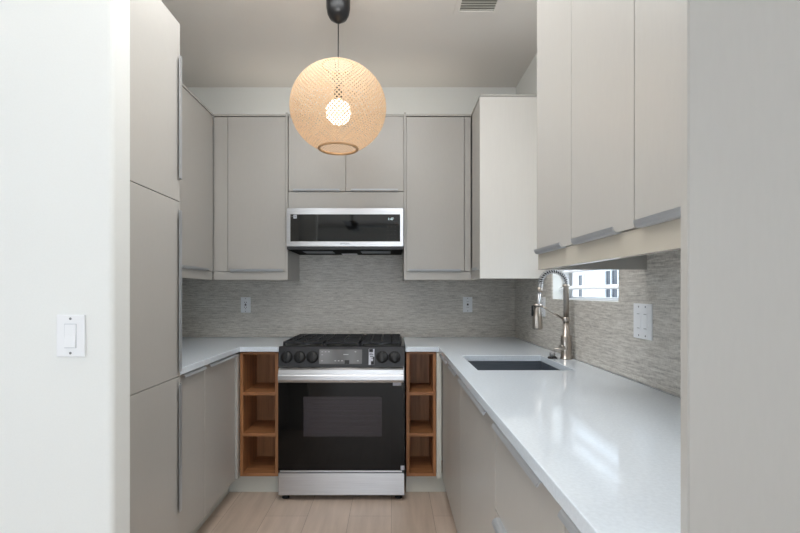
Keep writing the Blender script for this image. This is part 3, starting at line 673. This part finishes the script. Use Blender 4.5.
# ------------------------------------------------------------------ ceiling air vent
vt = thing('ceiling_vent', 'white slatted air vent in the ceiling at top right', 'vent', (.46, 2.40, H))
vx0, vx1, vy0, vy1 = .335, .577, 2.19, 2.585
obj('frame', cells((0, 1), [vx0, vx0 + .028, vx1 - .028, vx1], [vy0, vy0 + .028, vy1 - .028, vy1], lambda i, j: not (i == 1 and j == 1), H - .008, H - .0003), M['ceiling'], vt)
obj('duct', box(vx0 + .028, vx1 - .028, vy0 + .028, vy1 - .028, H - .0012, H - .0004), M['duct'], vt, 'dark opening')
for k in range(15):
    y = vy0 + .04 + k * .0218
    obj('slat', add_prism(bm_new(), [(0, -.0075), (.016, -.0022), (.016, -.0014), (0, -.0067)], (vx0 + .0281, y, H), (0, 1, 0), (0, 0, 1), (1, 0, 0), vx1 - vx0 - .0562), M['vent'], vt)

# ------------------------------------------------------------------ pendant lamp
PX, PY, PZ, PR, SQ = -.272, 2.40, 2.182, .243, .93
pl = thing('pendant_lamp', 'round woven bamboo pendant lamp hanging from the ceiling on a black cord', 'pendant lamp', (PX, PY, H))
bm = bm_new(); add_lathe(bm, [(0, 0), (.060, 0), (.061, -.04), (.060, -.085), (.054, -.115), (.042, -.137), (.020, -.151), (.009, -.158), (0, -.158)], (PX, PY, H - .0003)); obj('ceiling_cup', bm, M['black'], pl, 'black ceiling cup')
bm = bm_new(); add_tube(bm, [(PX, PY, H - .150), (PX, PY, 2.285)], .0028, 8); obj('cord', bm, M['cord'], pl)
bm = bm_new(); add_lathe(bm, [(0, .06), (.008, .06), (.014, .045), (.020, .038), (.020, 0), (.018, -.010), (0, -.010)], (PX, PY, 2.232), seg=24); obj('socket', bm, M['blackplastic'], pl)
bm = bm_new(); R_ = .063; prof = [(.0135, .082), (.0145, .068)]
prof += [(R_ * math.sin(q), R_ * math.cos(q)) for q in [.30 + (math.pi - .30) * i / 32 for i in range(33)]]; prof[-1] = (0, -R_)
add_lathe(bm, [(0, .082)] + prof, (PX, PY, 2.160), seg=48); obj('bulb', bm, M['bulb'], pl, 'lit round bulb')
th0, th1 = math.asin(.083 / PR), math.pi - math.asin(.100 / PR)
def shade(r, n_str, w, tw, flip, bm, zs=1.0):
    seg = 34
    for k in range(n_str):
        prev = None
        for i in range(seg + 1):
            s = i / seg; th = th0 + (th1 - th0) * s
            ph = 2 * math.pi * k / n_str + flip * tw * s
            rr = r + .0009 * math.sin(math.pi * (k + i * 1.0)) * flip
            ww = w * max(.35, math.sin(th))
            e = Vector((math.cos(th) * math.cos(ph), math.cos(th) * math.sin(ph), -math.sin(th)))
            a = Vector((-math.sin(ph), math.cos(ph), 0))
            c = Vector((math.sin(th) * math.cos(ph), math.sin(th) * math.sin(ph), math.cos(th) * SQ)) * rr + Vector((PX, PY, PZ))
            cur = (bm.verts.new(c - a * ww / 2), bm.verts.new(c + a * ww / 2))
            if prev: bm.faces.new((prev[0], prev[1], cur[1], cur[0])).smooth = True
            prev = cur
bm = bm_new()
shade(PR, 74, .0094, 2.3, 1, bm); shade(PR - .0016, 74, .0094, 2.3, -1, bm)
obj('shade', bm, M['bamboo'], pl, 'woven bamboo globe shade')
for th, nm in ((th0, 'top_rim'), (th1, 'bottom_rim')):
    bm = bm_new(); rr = PR * math.sin(th) - .004; z = PZ + PR * SQ * math.cos(th)
    ring = [(PX + rr * math.cos(2 * math.pi * k / 48), PY + rr * math.sin(2 * math.pi * k / 48), z) for k in range(49)]
    add_tube(bm, ring, .0045 if nm == 'top_rim' else .007, 8, False); o = obj(nm, bm, M['bamboo_rim'], pl)
    if nm == 'top_rim':
        bm = bm_new()
        for k in range(3):
            q = 2 * math.pi * k / 3 + .4; add_tube(bm, [(PX, PY, 2.290), (PX + rr * math.cos(q), PY + rr * math.sin(q), z)], .0018, 6)
        obj('wire_frame', bm, M['cord'], pl, 'thin black wires')

# ------------------------------------------------------------------ ceiling fan behind the camera (seen in the microwave glass)
fn = thing('ceiling_fan', 'dark ceiling fan reflected in the black glass of the microwave', 'ceiling fan', (-.75, -2.75, H))
bm = bm_new(); add_lathe(bm, [(0, 0), (.075, 0), (.075, -.03), (.04, -.07), (.014, -.075), (.014, -.20), (0, -.20)], (-.75, -2.75, H - .0003), seg=24); obj('downrod', bm, M['fan'], fn)
bm = bm_new(); add_lathe(bm, [(0, -.19), (.06, -.19), (.11, -.22), (.12, -.28), (.10, -.33), (.06, -.36), (0, -.36)], (-.75, -2.75, H), seg=28); obj('motor', bm, M['fan'], fn)
for k in range(4):
    q = math.pi / 2 * k; bm = bm_new(); add_box(bm, .10, .66, -.062, .062, -.302, -.294, .002)
    bmesh.ops.transform(bm, matrix=Matrix.Translation((-.75, -2.75, H)) @ Matrix.Rotation(q, 4, 'Z') @ Matrix.Rotation(.15, 4, 'X'), verts=bm.verts); obj('blade', bm, M['fan'], fn)
